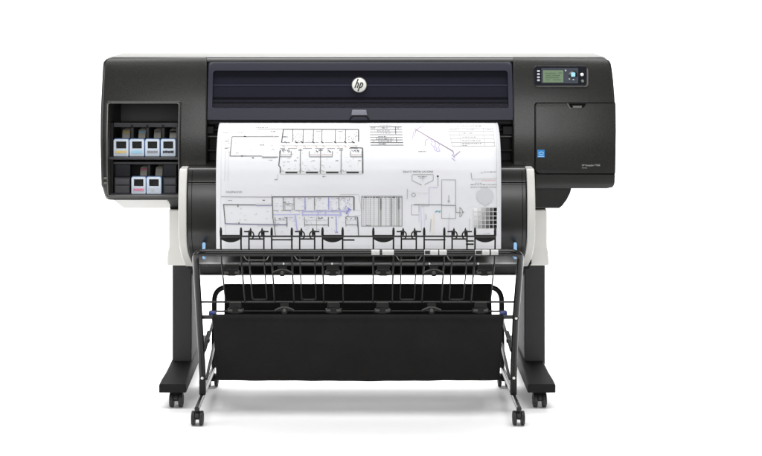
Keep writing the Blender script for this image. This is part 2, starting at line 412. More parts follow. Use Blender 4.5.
# --- top and the centre
M['top'] = mat('pale_top_sheen', (.235,.232,.223), .7, .08)  # pale grey paints the grazing sheen of the flat dark top
t = MB(); t.box(X(112,.1), X(604,.1), .088, .305, 1.12, 1.2090); t.build('top_sheen_slab', M['top'], PR, bevel=.012, seg=4)
mb = MB(); mb.loft(shell_secs([(p, 206.6, 513.4) for p in (56.2,56.5,57.2,58,59,60,61.5)], .31, .001, .001)); mb.build('top_beam', M['charcoal_smooth'], PR)
mb = MB(); mb.pbox(206, 514, 61, 122, .13, .30); mb.build('carriage_bay', M['inner'], PR)
mb = MB(); mb.box(-.868, .866, .300, .46, .75, 1.15); mb.build('rear_housing', M['charcoal_smooth'], PR, bevel=.01)
# lid frame: ring with rounded corners on the skin
ZLB = zrow(120.3)
def YL(z):
    t = max(0, 1-(z-ZLB)/.05); return skin(z) + .001 - .002*t*t
zt, zb = zrow(59.9), zrow(120.3)
ou = rrect(X(207.9,.03), X(512.6,.03), zb, zt, (.004,.004,.020,.020), 12, 6)
iz0, iz1 = zrow(107.9), zrow(70.8)
inn = rrect(X(213.2,.03), X(507.6,.03), iz0, iz1, (.004,.004,.010,.010), 12, 6)
mb = MB()
def at(l, o, g=0): return [(x, YL(z)+o, z) for x, z in l]
def grow(l, d):
    cx = sum(p[0] for p in l)/len(l); cz = (max(p[1] for p in l)+min(p[1] for p in l))/2
    return [(x + (d if x < cx else -d), z + (d if z < cz else -d)) for x, z in l]
mid = [[(o[0]*(1-t)+i[0]*t, o[1]*(1-t)+i[1]*t) for o, i in zip(ou, inn)] for t in (.35,.7)]
mb.loft([at(ou,.03), at(ou,.003), at(grow(ou,.002),.0), at(mid[0],0), at(mid[1],0), at(grow(inn,-.001),0), at(inn,.002), at(inn,.012)], cap=False)
LID = mb.build('lid', M['lid'], PR, angle=50)
# what shows through the window
rows = [(70.5,84.9,.0180,'lid_inner'),(84.9,86.0,.0150,'lid_light'),(86.0,97.6,.0175,'lid_rail'),(97.6,100.0,.030,'lid_dark'),(100.0,102.4,.018,'lid_inner'),(102.4,104.0,.030,'lid_dark'),(104.0,108.4,.0185,'lid_inner2')]
M['lid_rail'] = mat('lid_rail_slate', (.019,.019,.027), .5, .3, speckle=.04, sscale=60)
M['lid_inner2'] = mat('lid_inner_low', (.010,.010,.014), .5, .3)
cr = MB()
for a, bq, o, mm in rows:
    z0, z1 = zrow(bq), zrow(a); xa, xb = X(212,.03), X(509,.03)
    cr.loft([[(x, YL(z0)+o, z0), (x, YL(z1)+o, z1), (x, YL(z1)+.06, z1), (x, YL(z0)+.06, z0)] for x in (xa, xb)], M[mm])
cr.build('carriage_rail', M['lid_inner'], LID)
pn = MB(); n = 14; vs = []; fs = []
for k in range(n+1):
    z = iz0+(iz1-iz0)*k/n
    vs += [(X(212.9,.03), YL(z)+.0065, z), (X(507.9,.03), YL(z)+.0065, z)]
pn.add(vs, [(2*k,2*k+1,2*k+3,2*k+2) for k in range(n)]); pn.build('window_pane', M['pane'], LID)
# lid handle
hb = MB(); yh = YL(zrow(115))
def hp_(pts, o0, o1, m): hb.loft([[P(x,y,yh+o0) for x,y in pts], [P(x,y,yh+o1) for x,y in pts]], m)
hp_([(352.2,109.8),(366.2,109.8),(367.2,115.2),(351.4,115.2)], -.005, .004, M['lip'])
arcp = [(348.4,120.0),(350.6,116.6),(352.4,115.6),(366.4,115.6),(368.2,116.6),(370.2,120.0)]
hp_(arcp, -.0035, .004, M['lid_dark'])
hp_([(350.6,120.2),(352.6,117.5),(353.8,117.0),(365,117.0),(366.4,117.5),(368.2,120.2)], -.006, .004, M['lid'])
hb.build('lid_handle', M['lip'], LID, bevel=.0012, seg=2)
# round badge with letters
yg = interp(YF, 85)-.002
bd = MB(); c0 = P(359.2, 84.9, yg)
bd.lathe(c0, (0,-1,0), [(.0272,-.012),(.0272,.0),(.0262,.0016),(.0248,.0016)], M['logo_rim'], 48)
bd.lathe(c0, (0,-1,0), [(.0243,-.002),(.0243,.0022),(.0236,.0027)], M['logo'], 48)
BADGE = bd.build('round_badge', M['logo'], LID)
lg = MB()
def lst(pts, w, o):
    vs, fs = stroke2d(pts, w); lg.add([Vector((c0.x+x*.00345, c0.y-.0031-o, c0.z+y*.00345)) for x, y in vs], fs)
sl = .36
def shr(l, dx): return [(dx + x + y*sl, y) for x, y in l]
def arcpts(cx, cy, rx, ry, a0, a1, n=9): return [(cx+rx*math.cos(math.radians(a0+(a1-a0)*k/n)), cy+ry*math.sin(math.radians(a0+(a1-a0)*k/n))) for k in range(n+1)]
lst(shr([(0,-2.9),(0,6.3)], -3.3), 1.15, 0)
lst(shr(arcpts(1.15,.6,1.15,1.5,170,0)+[(2.3,-2.9)], -3.3), 1.1, .0002)
lst(shr([(0,2.7),(0,-6.3)], 1.0), 1.15, .0004)
lst(shr([(0,1.9)]+arcpts(1.1,-.1,1.35,2.3,90,-90)+[(0,-2.3)], 1.0), 1.1, .0006)
lg.build('badge_letters', M['letter'], BADGE)
# output slot behind the sheet
s = MB(); s.pbox(206.8, 513.2, 120.8, 172, .085, .3, M['inner'])
s.pbox(207.4, 513, 120.6, 124.0, .045, .3, M['inner'])
for q, rr, mm in ((136.4,.0035,'rim_glint_trim'),(129.5,.006,'inner'),(150.5,.005,'inner')):
    s.tube([P(207.2,q,.04), P(512.8,q,.04)], rr, M[mm])
s.pbox(207.4, 213.5, 126.5, 133.5, .02, .09, M['inner']); s.pbox(503, 513, 126.5, 134.5, .02, .09, M['inner'])
s.build('output_slot', M['inner'], PR, bevel=.001, seg=2)

# --- drum cover under the sheet
DR = [(165,-.052),(167,-.066),(170,-.075),(176,-.084),(183,-.090),(192,-.097),(200,-.10),(212,-.102),(225,-.102),(236,-.098),(243,-.086),(249,-.066),(254,-.040),(258,-.005),(262,.045),(266,.11)]
DR = smooth_from(DR, 168, 160)
def drum_prof(p0, p1, off, back, step=2.0):
    ps = [p0+(p1-p0)*k/max(2,int((p1-p0)/step)) for k in range(max(2,int((p1-p0)/step))+1)]
    pr = [(interp(DR,p)+off, Z(p, interp(DR,p))) for p in ps]
    return pr + [(back, pr[-1][1]), (back, pr[0][1])]
xl, xr = X(187.0,-.1), X(526.6,-.1)
MB().xprism(drum_prof(165,182.6,0,.12), xl, xr).build('drum_cover', M['charcoal_smooth'], PR, bevel=.003, seg=3, angle=50)
MB().xprism(drum_prof(183.2,264,0,.12), xl, xr).build('drum_cover', M['charcoal_smooth'], PR, bevel=.003, seg=3, angle=50)
MB().xprism(drum_prof(166,264,.004,.12), xl+.004, xr-.004).build('drum_core', M['seam'], PR)
for a, bq in ((178.4,186.5),(527.2,535.2)):
    MB().xprism(drum_prof(168.5,266,-.0045,.16), X(a,-.1), X(bq,-.1)).build('end_trim', M['silver'], PR, bevel=.004, seg=3, angle=50)
# inner edge seams on the cover flanks
for a in (191.3, 522.4):
    pp = [(interp(DR,p)-.0008, Z(p,interp(DR,p))) for p in [170+k*3 for k in range(29)]]
    g = MB(); g.loft([[(X(a,-.1),y,z) for y,z in pp],[(X(a+.5,-.1),y,z) for y,z in pp]], closed=False); g.build('flank_seam', M['seam'], PR)
for a in (204.0, 515.2):
    g = MB(); Yv = -.118
    g.loft([[P(a+1.7*math.cos(t)*s_, 246.4+ (2.4 if math.sin(t)>0 else -2.4)+1.7*math.sin(t)*s_, Yv+o) for t in [2*PI*k/20 for k in range(20)]] for s_, o in ((1,.03),(1,.004),(.75,0))])
    g.build('release_lever', M['blue'], PR)
    g = MB(); g.lathe(P(a-.4*(1 if a>300 else -1), 257.2, -.07), (0,-1,0), [(.0062,-.03),(.0062,.004),(.004,.007)], seg=16); g.build('lever_pivot', M['blue'], PR)
# lower beam
g = MB(); g.xprism([(.10,.475),(.16,.452),(.235,.412),(.25,.405),(.42,.405),(.42,.49),(.10,.49)], X(188,.15), X(530,.15)); g.build('lower_beam', M['foot'], PR, bevel=.003)
g = MB(); g.tube([(X(199,.24),.232,.4115),(X(517,.24),.232,.4115)], .0025); g.build('beam_edge', M['clip_edge'], PR)

# --- stand: brackets, legs, feet, casters
def caster(x, y, top, parent, w, r):
    h = MB(); h.lathe((x,y,top-.012), (0,0,1), [(.007,0),(.007,.018)], seg=14)
    pr = [(y + (r*1.02)*math.cos(a), r + (r*1.02)*math.sin(a)) for a in [math.radians(20+k*14) for k in range(11)]]
    pr += [(y-r*.55, r*.9), (y+r*.45, r*.9)]
    h.xprism(pr, x-w*.16, x+w*.16); cst = h.build('caster', M['rubber'], parent, bevel=.0015, seg=2)
    for s_ in (-1, 1):
        q = MB(); q.lathe((x+s_*w*.18, y, r), (s_,0,0), [(r*.3,0),(r*.9,.0),(r,w*.06),(r,w*.24),(r*.93,w*.30),(r*.70,w*.32),(r*.66,w*.27),(r*.3,w*.28),(r*.26,w*.32),(0,w*.32)], seg=30)
        q.build('wheel', M['rubber'], cst)
    return cst
for sg, ox, ix, bo_, bi_ in ((-1, .663, .594, 168.6, 188), (1, .668, .594, 547.2, 528)):
    # pale bracket over the leg
    br = MB(); Yb = .13
    rws = [(209.6,0),(248,0),(252,1.1),(262,1.6),(265.4,1.6)]
    secs = []
    for py, d in rws:
        a, c_ = X(bo_+sg*d, Yb), X(bi_, Yb); z = Z(py, Yb); yy = Yb - d*.004
        secs.append([(a,yy,z),(c_,yy,z),(c_,.40,z),(a,.40,z)])
    br.loft(secs); br.build('leg_bracket', M['bracket'], PR, bevel=.005, seg=3, angle=30)
    g = MB(); g.box(min(X(bo_,Yb), X(bi_,Yb))+.004, max(X(bo_,Yb), X(bi_,Yb))-.004, .14, .38, Z(210,Yb)-.004, Z(206,Yb)+.02); g.build('bracket_neck', M['foot'], PR)
    a, c_ = sorted((sg*ox, sg*ix))
    lg_ = MB(); lg_.box(a, c_, .175, .42, .10, .475); lg_.build('leg', M['leg'], PR, bevel=.005, seg=3)
    # foot: front to back sections
    ft = MB(); secs = []
    for y, o_, i_, zt_, zb_ in ((-.028,.680,.592,.074,.0585),(-.024,.683,.590,.087,.0585),(.02,.680,.590,.094,.0585),(.08,.673,.590,.102,.0585),(.15,.668,.590,.112,.0585),(.20,.666,.590,.118,.0585),(.36,.666,.590,.118,.0585),(.42,.668,.590,.110,.0585),(.66,.680,.592,.088,.0585),(.665,.680,.592,.074,.0585)):
        if sg > 0: o_ -= .005; i_ -= .007
        xa, xb = sg*o_, sg*i_; c9 = .004*sg
        secs.append([(xa,y,zb_),(xa,y,zt_-.004),(xa-c9,y,zt_),(xb+c9,y,zt_),(xb,y,zt_-.004),(xb,y,zb_)])
    ft.loft(secs); FT = ft.build('foot', M['foot'], PR, angle=30)
    cx = sg*.6268
    caster(cx, .005, .0585, FT, .047, .026); caster(cx, .63, .0585, FT, .047, .026)
    ad = MB(); ad.box(cx-.020, cx+.020, -.012, .03, .046, .060); ad.build('caster_plate', M['seam'], FT)

# ------------------------------------------------------------------ printed sheet over the drum
PY = [(122,.015),(123.5,-.01),(125,-.028),(128,-.047),(133,-.071),(140,-.092),(150,-.111),(160,-.122),(170,-.128),(185,-.131),(200,-.131),(220,-.130),(235,-.128),(246,-.126),(251,-.124)]
def smooth_tab(tab):
    xs = [tab[0][0]+k*.5 for k in range(int((tab[-1][0]-tab[0][0])/.5)+1)]
    ys = [interp(tab,x) for x in xs]
    for _ in range(30): ys = [ys[0]]+[(ys[i-1]+2*ys[i]+ys[i+1])/4 for i in range(1,len(ys)-1)]+[ys[-1]]
    return list(zip(xs, ys))
PYS = smooth_tab(PY)
def ps(px, py, o=0): 
    Y = interp(PYS, py); q = P(px, py, Y); q.y += ripple(q.x, py) - o; return q
def ripple(x, py):
    t = max(0, min(1, (py-135)/70)); e = max(0, abs(x)-.40)/.08
    return (.0016*math.sin(x*8+1)+.0009*math.sin(x*21+py*.05))*t + .004*e*e*t
EL, ER = X(216.0,-.131), X(501.2,-.131)
sh = MB(); secs = []
for py in [122+k*1.0 for k in range(130)]:
    Y = interp(PYS, py); z = Z(py, Y)
    secs.append([(EL+(ER-EL)*k/30, Y+ripple(EL+(ER-EL)*k/30, py), z) for k in range(31)])
sh.loft(secs, M['paper'], closed=False)
SHEET = sh.build('printed_sheet', M['paper'], angle=80)
so = SHEET.modifiers.new('thick', 'SOLIDIFY'); so.thickness = .0004; so.offset = 0
tag(SHEET, 'white printed sheet of floor plans and tables hanging over the front drum of the printer', 'printed sheet')
dw = MB(); LAY = [0]
def ink(pts, w=.7, g=130, rgb=None):
    if rgb: rgb = tuple(max(0, 255-(255-v)*1.0) for v in rgb)
    else: g = max(15, 255-(255-g)*1.22)
    c_ = lin(rgb) if rgb else (((g/255)**2.2),)*3
    c_ = tuple(round(v,3) for v in c_); m = ink_mat(c_)
    out = [pts[0]]
    for (ax,ay),(bx,by) in zip(pts, pts[1:]):
        n = max(1, int(abs(by-ay)/1.5), int(abs(bx-ax)/4))
        out += [(ax+(bx-ax)*k/n, ay+(by-ay)*k/n) for k in range(1,n+1)]
    vs, fs = stroke2d(out, w); LAY[0] = (LAY[0]+1) % 50; o = .0006+LAY[0]*2.0e-5
    dw.add([ps(x,y,o) for x,y in vs], fs, m)
def L(x0,y0,x1,y1,w=.7,g=130,rgb=None): ink([(x0,y0),(x1,y1)], w, g, rgb)
def R(x0,y0,x1,y1,w=.7,g=130,rgb=None): L(x0,y0,x1,y0,w,g,rgb); L(x1,y0,x1,y1,w,g,rgb); L(x1,y1,x0,y1,w,g,rgb); L(x0,y1,x0,y0,w,g,rgb)
def words(x0, x1, y, h=.9, g=150, rgb=None):                    # a line of print too small to read
    x = x0
    while x < x1:
        n = random.uniform(1.2, 3.2); L(x, y, min(x+n, x1), y, h*random.uniform(.55,1), g+random.randint(-15,15), rgb); x += n + random.uniform(.4,.8)
def fillr(x0,y0,x1,y1,g,rgb=None): ink([((x0+x1)/2,y0),((x0+x1)/2,y1)], x1-x0, g, rgb)
def T(txt, px, py, cap, w, g):
    LAY[0] = (LAY[0]+1) % 50; o = .0006+LAY[0]*2e-5
    text_on(dw, txt, px, py, cap, lambda x,y: ps(x,y,o), ink_mat((round((g/255)**2.2,3),)*3), w)
# upper plan
for seg in ((232,136.6,279,136.6),(232,136.6,230,156),(230,156,262,156),(262,157,278,157)): L(*seg, .95, 150)
L(265,135.4,279,135.2,.5,185); L(262,158,276,158,.4,190); L(244,136.2,246,136.6,1.2,90); L(241,155.8,243,156.2,1.1,90); L(252,157.6,254,157.8,1,130)
L(226,137,224.5,181,.35,205); L(229.2,136,228,181,.35,215); L(264,140,263,156,.3,215); L(276,137,276,156,.3,215)
words(223,228,132.6,.8,160); words(238,243,132.4,.8,160); words(256,268,127.6,.9,150); L(258,129.2,283,129,.6,150)
words(271,276,131.4,.9,130); L(269,133,281,142,.35,200,(215,190,185)); words(260,264,144.8,.8,150); words(269,273,160,.7,150)
L(225,141,229,141,.5,170); L(224.6,148,228,148,.6,150)
L(283,129.2,358.6,129.4,.95,120); L(283.4,129.2,281.6,142.4,1,110); L(358.6,129.4,358.6,141.5,1.1,110)
for x in (292.6,303,313.2,321.8,335.2,345.4): L(x+.3,129.6,x,142,.8,135)
L(316,131,321,131,.5,150); L(338,131,343,131,.5,150); L(340,131,340,141,.4,180)
random.seed(3)
for x0,x1 in ((293.5,302.5),(346,358)):
    for k in range(22):
        x=random.uniform(x0,x1); y=random.uniform(130.5,141); L(x,y,x+random.uniform(-.9,.9),y+random.uniform(.4,1.4),random.uniform(.4,.7),random.randint(130,190))
for x in (284.5,295,301,312,321,334,344,352): L(x,141.6,x+2.5,142.6,1,100)
for a,b_ in ((282,290),(295,300),(304.5,312),(315,319),(324.5,333),(337,343.5),(348,355)): L(a,142.2,b_,142.2,.6,150)
L(279,145.4,358,145.6,.4,195); L(281,146.6,356,146.8,.4,205,(225,205,190)); words(283,288,136.8,1,110)
for a,b_ in ((280,285),(288,297),(303,312),(315,324),(327,335),(337,343),(349,358)): L(a,148.4,b_,148.4,.6,150)
L(350,147.4,362.6,147.9,.9,110)
L(280.4,150,278.8,165.5,1,125); L(278.8,165.5,280.4,167,.9,120); L(280.4,167,280.2,173,1,120); L(362.6,148,362.8,173.5,1.3,125)
for x in (300.4,320.6,341.2): L(x,148.6,x-.2,173.5,.75,150); words(x-2,x+2,150,1.2,150)
for a,b_ in ((279.6,291.2),(309.2,332.4),(350.4,362)):
    ink([(a,151),(a,156.6),(b_,156.6),(b_,151)],.6,140); L(a,154.4,b_,154.4,.45,165,(200,185,175))
    for k in range(5): x=random.uniform(a,b_-2); L(x,random.uniform(149,151),x+2,random.uniform(150,152.5),.6,130)
for x in (294,312.5,335.5,358): words(x,x+2.8,160.6,.8,150)
for a,b_ in ((285.4,297.4),(305.8,318),(326,338.4),(346.4,358.8)): L(a,172.2,b_,172.2,1.7,28)
for a,b_ in ((280,362.8),): L(a,174,b_,174,.4,185); L(a,171.6,b_,171.6,.3,190)
for a,b_ in ((281,284),(299,304),(319.5,324.5),(340,345)): ink([(a,171.8),(a+1,169.6),(b_-.5,171.6)],.4,170)
words(274.5,277.5,179.4,.8,140); words(322.5,326,176.4,.8,140); L(278,174,277.4,180,.4,190)
# lower plan
T('CALEFACCI\u00d3', 226, 192.8, 1.8, 16, 60)
L(221,196.8,272,197,.6,165); L(272,196.8,354,196.8,.95,110); L(271.4,194.4,271.4,205,.4,180)
words(228,232,200.4,.7,165); words(262.5,265,200.2,.9,140)
L(223,204.6,256,204.8,.95,135); L(256,205.4,272,205.4,.9,140,(135,135,165)); L(256,203.8,272,203.8,.35,185)
L(223.6,205,225.2,224,.9,130); L(225,223.8,287.6,224.6,.95,135,(125,125,150)); L(257,225.8,275,225.9,.4,185)
L(238,205,238,207,.9,110); L(239,222,239,224,.9,120); L(225.2,224,226,235,.4,200)
L(272.4,197,273,218,.9,125); L(273,218,275.6,236,.8,145); L(354,197,354,210.4,1.1,110)
for x,c_ in ((283.2,0),(294,0),(305,1),(314.4,0),(328.6,1),(338.8,0)): L(x,197.4,x+.2,210,.75,150,(140,140,200) if c_ else None)
for x in (297.5,308,317.5,336,341.5): L(x,198.4,x+3.4,198.4,.5,160)
for k in range(40):
    x=random.uniform(339,352); y=random.uniform(198,211); L(x,y,x+random.uniform(-.8,.8),y+random.uniform(.3,1.5),random.uniform(.4,.8),0,(random.randint(140,185),)*2+(random.randint(185,215),))
for k in range(14):
    x=random.uniform(284,293.5); y=random.uniform(198,206); L(x,y,x+random.uniform(-.8,.8),y+random.uniform(.3,1.2),.6,random.randint(120,170))
R(285,203.6,292,210,.5,165)
for a,b_ in ((273.5,279),(281,291),(295,304),(316,327),(331,338)): L(a,210.4,b_,210.4,.6,155)
pu=(176,176,210)
L(303,211.4,350,211.2,1.5,0,pu); L(303,214.8,342,214.8,1.3,0,(176,176,220)); L(273,214.6,300,214.4,.9,0,(185,185,222)); L(280,218,296,217,.5,0,(195,195,225))
for x in (302.5,318,325.5,340.5,348): L(x,209.6,x,216,1.3,0,pu)
L(349,209,346,214,1.5,0,(140,140,195)); L(347.5,207.6,350.5,210,1.2,0,(130,130,190))
L(295.4,215,297.2,230.6,1.2,0,(176,176,216)); L(336,216,336.6,232,1.3,0,pu); L(335,232.2,338,232.2,1,0,(150,150,195))
for a,b_ in ((275,287),(304.4,328.4),(345.6,357.6)):
    ink([(a,217),(a+.4,226.6)],.6,140); ink([(b_,217),(b_,226.6)],.8,130); L(a,224.8,b_,224.8,.7,150); L(a,220.2,b_,220.2,.35,190)
    for k in range(4): x=random.uniform(a,b_-2); L(x,random.uniform(217,219),x+2,random.uniform(217.6,220),.6,140)
L(316.4,217,316.6,231,.5,175); L(345.6,216.8,357.6,216.8,.6,140); L(357.6,217,358.6,236,1,130)
for x in (290,310,321,331): words(x,x+2.4,217.6,.8,160)
ink([(340,194.6),(358.6,194.4),(360.4,204),(361,209)],.4,195); L(354,210.4,361,210.4,.35,195); L(354,215.6,361,215.6,.35,195)
# fine furniture, door swings and dimension ticks inside the rooms
random.seed(11)
for x0,x1,y0,y1,n,pc in ((284,358,131,141,46,None),(281,361,149,170,70,None),(232,278,138,155,16,None),(226,270,206,223,14,None),(273,353,198,210,60,(178,178,205)),(274,357,216,232,60,(180,180,205))):
    for k in range(n):
        x=random.uniform(x0,x1-3); y=random.uniform(y0,y1); l_=random.uniform(.8,3.2); g_=random.randint(178,222)
        if random.random()<.5: L(x,y,x+l_,y,.4,g_,pc)
        else: L(x,y,x,y+l_*.7,.4,g_,pc)
for x in (282.5,295,303.5,315,322.5,337,344,355): ink([(x+2*math.sin(t*PI/10),145.4+2-2*math.cos(t*PI/10)) for t in range(6)],.35,170)
for x in (276,289,298,310,319,331,343): ink([(x+2*math.sin(t*PI/10),211+2-2*math.cos(t*PI/10)) for t in range(6)],.35,0,(165,165,195))
for y in (139,143,147.5,152): words(228.4,229.6,y,.5,150)
# tables and details
L(369.4,126.8,401.8,126.8,.9,140); fillr(369.6,127.2,401.8,129.2,205)
for k,y in enumerate((129.4,131.8,134.6,137.2,139.8,142.4,145)): L(369.6+k*.15,y,402+k*.25,y,.8 if k not in (5,) else 1,135)
L(395.4,126,395.8,134,.9,120); L(396.2,137.4,396.6,142.2,.8,130); L(376.6,137,376.8,139.6,.7,130)
for y,a,b_ in ((128,371,375),(128,382,388),(128,397,400),(130.6,377,391),(133,377.4,391),(136.2,378,386.5),(138.6,378,394),(141,378,392),(143.6,378.5,386),(141,373,374)): words(a,b_,y,.9,150)
pa=(168,146,178)
L(414.6,128.6,453.2,151.2,.75,0,(150,132,150)); ink([(424.5,125.2),(418,128.4),(413.4,132.6),(412.6,138)],.6,0,pa); ink([(416.2,130),(414.6,136)],.5,0,pa)
ink([(424.5,125.2),(427.5,127.4),(428.6,130.6)],.55,0,(180,172,205)); ink([(430.4,137.4),(425.4,140.4),(425,146)],.6,0,pa)
for k in range(3): ink([(430.4+k*4,138.8+k*2.2),(432.4+k*3.5,142+k*1.6),(430.8+k*3.8,144+k*1.6),(434+k*3,147+k*2),(435+k*.8,150.6+k*.3)],.7,0,(178,160,205))
ink([(453,151.2),(453.8,154),(451.8,155),(455,157.6),(451.6,158),(455,160.6)],.8,0,(170,150,195)); ink([(453.4,156.6),(460,151.4)],.85,0,(165,145,165))
words(418.4,426.4,151.4,.8,160)
ro=[128,131.2,135,138.8,142.4,146]
for k,y in enumerate(ro): L(448.4+k*.75,y,493+k*.35,y,.55,185)
for a,b_ in ((448.4,452.2),(458.6,461.4),(483,485),(493,494.8)): L(a,128,b_,146,.5,190)
words(450,457,129.4,.9,165); words(466,474,129.4,.9,165); words(484.6,492,129.4,.9,165)
for y,a,b_ in ((133,461,473.5),(136.8,461.6,475.6),(140.4,462,480.6),(143.4,462.4,481.6),(145.2,462.4,467)): words(a,b_,y,.8,165)
words(457,482,125.8,.9,150); words(378,392,125.4,.8,160)
T("SALA D' INSTAL\u00b7LACIONS", 403, 172.4, 1.8, 30, 30)
ink([(433.2,180.4),(433.2,174.6),(412,174.6),(412,180.4),(420.6,184.6)],.5,165); L(433.2,180.4,424.4,184.6,.5,165); L(420.4,184.4,421.4,184.6,.8,140)
words(418,427,176.6,.8,145); words(419.5,425.5,178,.6,160); L(422.6,176.4,422.6,181,.35,185)
R(441.6,179.8,455.6,218.4,.5,165); L(414,204.6,442,204.8,.8,150); L(441.6,205.2,455.6,205.4,.8,150); ink([(455.6,205.4),(456,212.4),(461,212.6)],.7,155)
ink([(459.6,207.2),(462,209.4),(462.4,212.5),(461.6,215.4),(459.6,217)],.55,150); L(459.8,207,459.8,217.2,.5,150); words(462.6,464,212,1.8,170)
for k in range(12): a=2*PI*k/12; b9=2*PI*(k+1)/12; L(413.6+1.9*math.cos(a),195+1.9*math.sin(a),413.6+1.9*math.cos(b9),195+1.9*math.sin(b9),.45,150)
R(411.4,205,419,215,.45,170); L(407.4,189,407.2,199,.7,190); L(408,191,418,193,.25,215)
ink([(429,206),(429,187.4),(437.8,187.2),(437.8,177)],.5,0,(190,182,222)); L(437.8,175.4,437.8,177,1.6,60); L(438,178,438,186,.5,170)
ink([(435.4,212.2),(437,210.6),(438.4,211.8),(440.4,210.4),(439.6,212.6)],1,0,(70,160,165))
L(418,193,428,193,.3,205); L(420.8,206,421.6,231,.5,0,(196,190,226)); L(423.8,205,424.6,231,.4,0,(205,200,228)); L(421,206,429,206,.4,175)
L(432.6,215,432,235,.8,0,(232,226,205)); L(434.4,208,434,236,.4,0,(225,215,225)); L(449.4,213,448,236,.7,0,(205,203,212)); words(447.6,450,201,1.6,175); L(448.8,195,448.8,203,.7,180)
L(426,214,426,220,.5,175); L(419,212,419,222,.5,0,(200,196,222)); L(431,219,430,232,.5,180)
# big schedule
for x,w,g in ((361.6,.5,150),(366,.4,175),(370.4,.4,175),(374,.4,175),(378.4,.5,165),(386,.4,175),(390,.4,170),(394,.4,170),(396.6,.5,165),(402,.6,150)): L(x,196.4,x,226.2,w,g)
for x,w,g in ((380.8,1.9,150),(391.6,1.6,150),(398.8,2.2,160),(368.4,.8,190),(363.6,.6,190)):
    y=198.6
    while y<225.6: L(x-w/2,y,x+w/2*random.uniform(.5,1),y,.9,g); y+=1.15
    L(x,198,x,226,w*.8,g+28)
for y in (196.2,226.2): L(361.4,y,402.2,y,.55,150)
y=199.4
while y<225: L(361.6,y,402,y,.22,205); y+=1.9
words(362,402,197.3,.9,120); words(366,371,225.4,.7,130)
# notes, crest and grey chart at the right
L(471,172.6,471.8,179,.55,160); L(471.8,179.2,496.4,178.6,.5,190); words(480.6,483,172.6,.7,170); words(484,496,171.8,.8,165)
words(482,496,180.4,1,0,(225,190,195)); words(475,482,183,.6,170); words(470.6,496.4,184.4,.7,165); words(470.4,496.4,187,.8,160)
vs=[(476.6,193.4),(477.4,191)]+[(485.4+8.6*math.cos(math.radians(a)),196.6+8.6*math.sin(math.radians(a))*-1) for a in (140,110,90,70,40)]+[(493.6,193.4),(493.8,197.5),(491.6,201.4),(485.4,205.4),(479,201.4),(476.4,197.5)]
dw.add([ps(485.4,197.5,.0014)]+[ps(x,y,.0014) for x,y in vs], [(0,k+1,(k+1)%len(vs)+1) for k in range(len(vs))], ink_mat((.60,.61,.64)))
for a in ((476.4,197.5,479,201.4),(479,201.4,485.4,205.4),(485.4,205.4,491.6,201.4)): L(*a,.5,185)
L(469.6,218,469.2,231,.4,190); L(473,209,473,231,.3,205)
for r in range(5):
    for c_ in range(6):
        g=[212,188,156,116,72,22][c_]; g=max(18,min(240,255-(255-g)/1.22+[22,8,0,-12,-24][r]*(c_<5)))
        x0=473.8+c_*3.95; y0=207.8+r*4.25
        fillr(x0,y0,x0+3.3,y0+3.5,g)
words(483,490,233.4,.7,175,None); L(478,235,492,235,.4,190)
L(496.6,126,497.0,236,.35,205); L(221.6,127,219.8,240,.35,215); L(470,129,497,129.2,.3,205)
for y in (246,): L(218.5,y,499,y,.25,225)
dr = dw.build('line_drawing', None, SHEET, smooth=True)

# ------------------------------------------------------------------ wire stacker with fabric bin
ST = empty('wire_stacker', (0,0,0), 'black tubular wire stacker with hanging black fabric bin, on casters before the printer', 'paper stacker')
XS = .530
YC = [(.30,-.10),(.400,-.165),(.55,-.303),(.60,-.345),(.70,-.345)]
def wp(px, py, o=0.0):                                         # point on the leaning wire plane, measured at its own depth
    Y = -.345
    for _ in range(12): Y = interp(YC, Z(py, Y))
    return P(px, py, Y) + Vector((0,o,0))
def wx(x, py, o=0.0):
    q = wp(358, py); return Vector((x, q.y+o, q.z))
BAR = wp(358, 252.4)
pts = []
for sg in (-1, 1):
    leg = [Vector((sg*.530,-.050,.085)), Vector((sg*.530,-.057,.12)), Vector((sg*.530,-.13,.341)), Vector((sg*.527,-.285,.545)), Vector((sg*.523, BAR.y, BAR.z))]
    pts = leg if sg < 0 else pts + leg[::-1]
path = fillet(pts[:3], .05, 5)[:-1] + fillet([pts[2]]+pts[3:7]+[pts[7]], .050, 8)[1:-1] + fillet(pts[7:], .05, 5)
MB().tube(path, .0112, seg=16).build('frame_tube', M['tube'], ST, angle=60)
# second flat rail welded under the bar
g = MB(); g.tube([wx(-.497,255.2,.006), wx(.497,255.2,.006)], .0052, seg=10); g.build('lower_bar', M['tube'], ST)
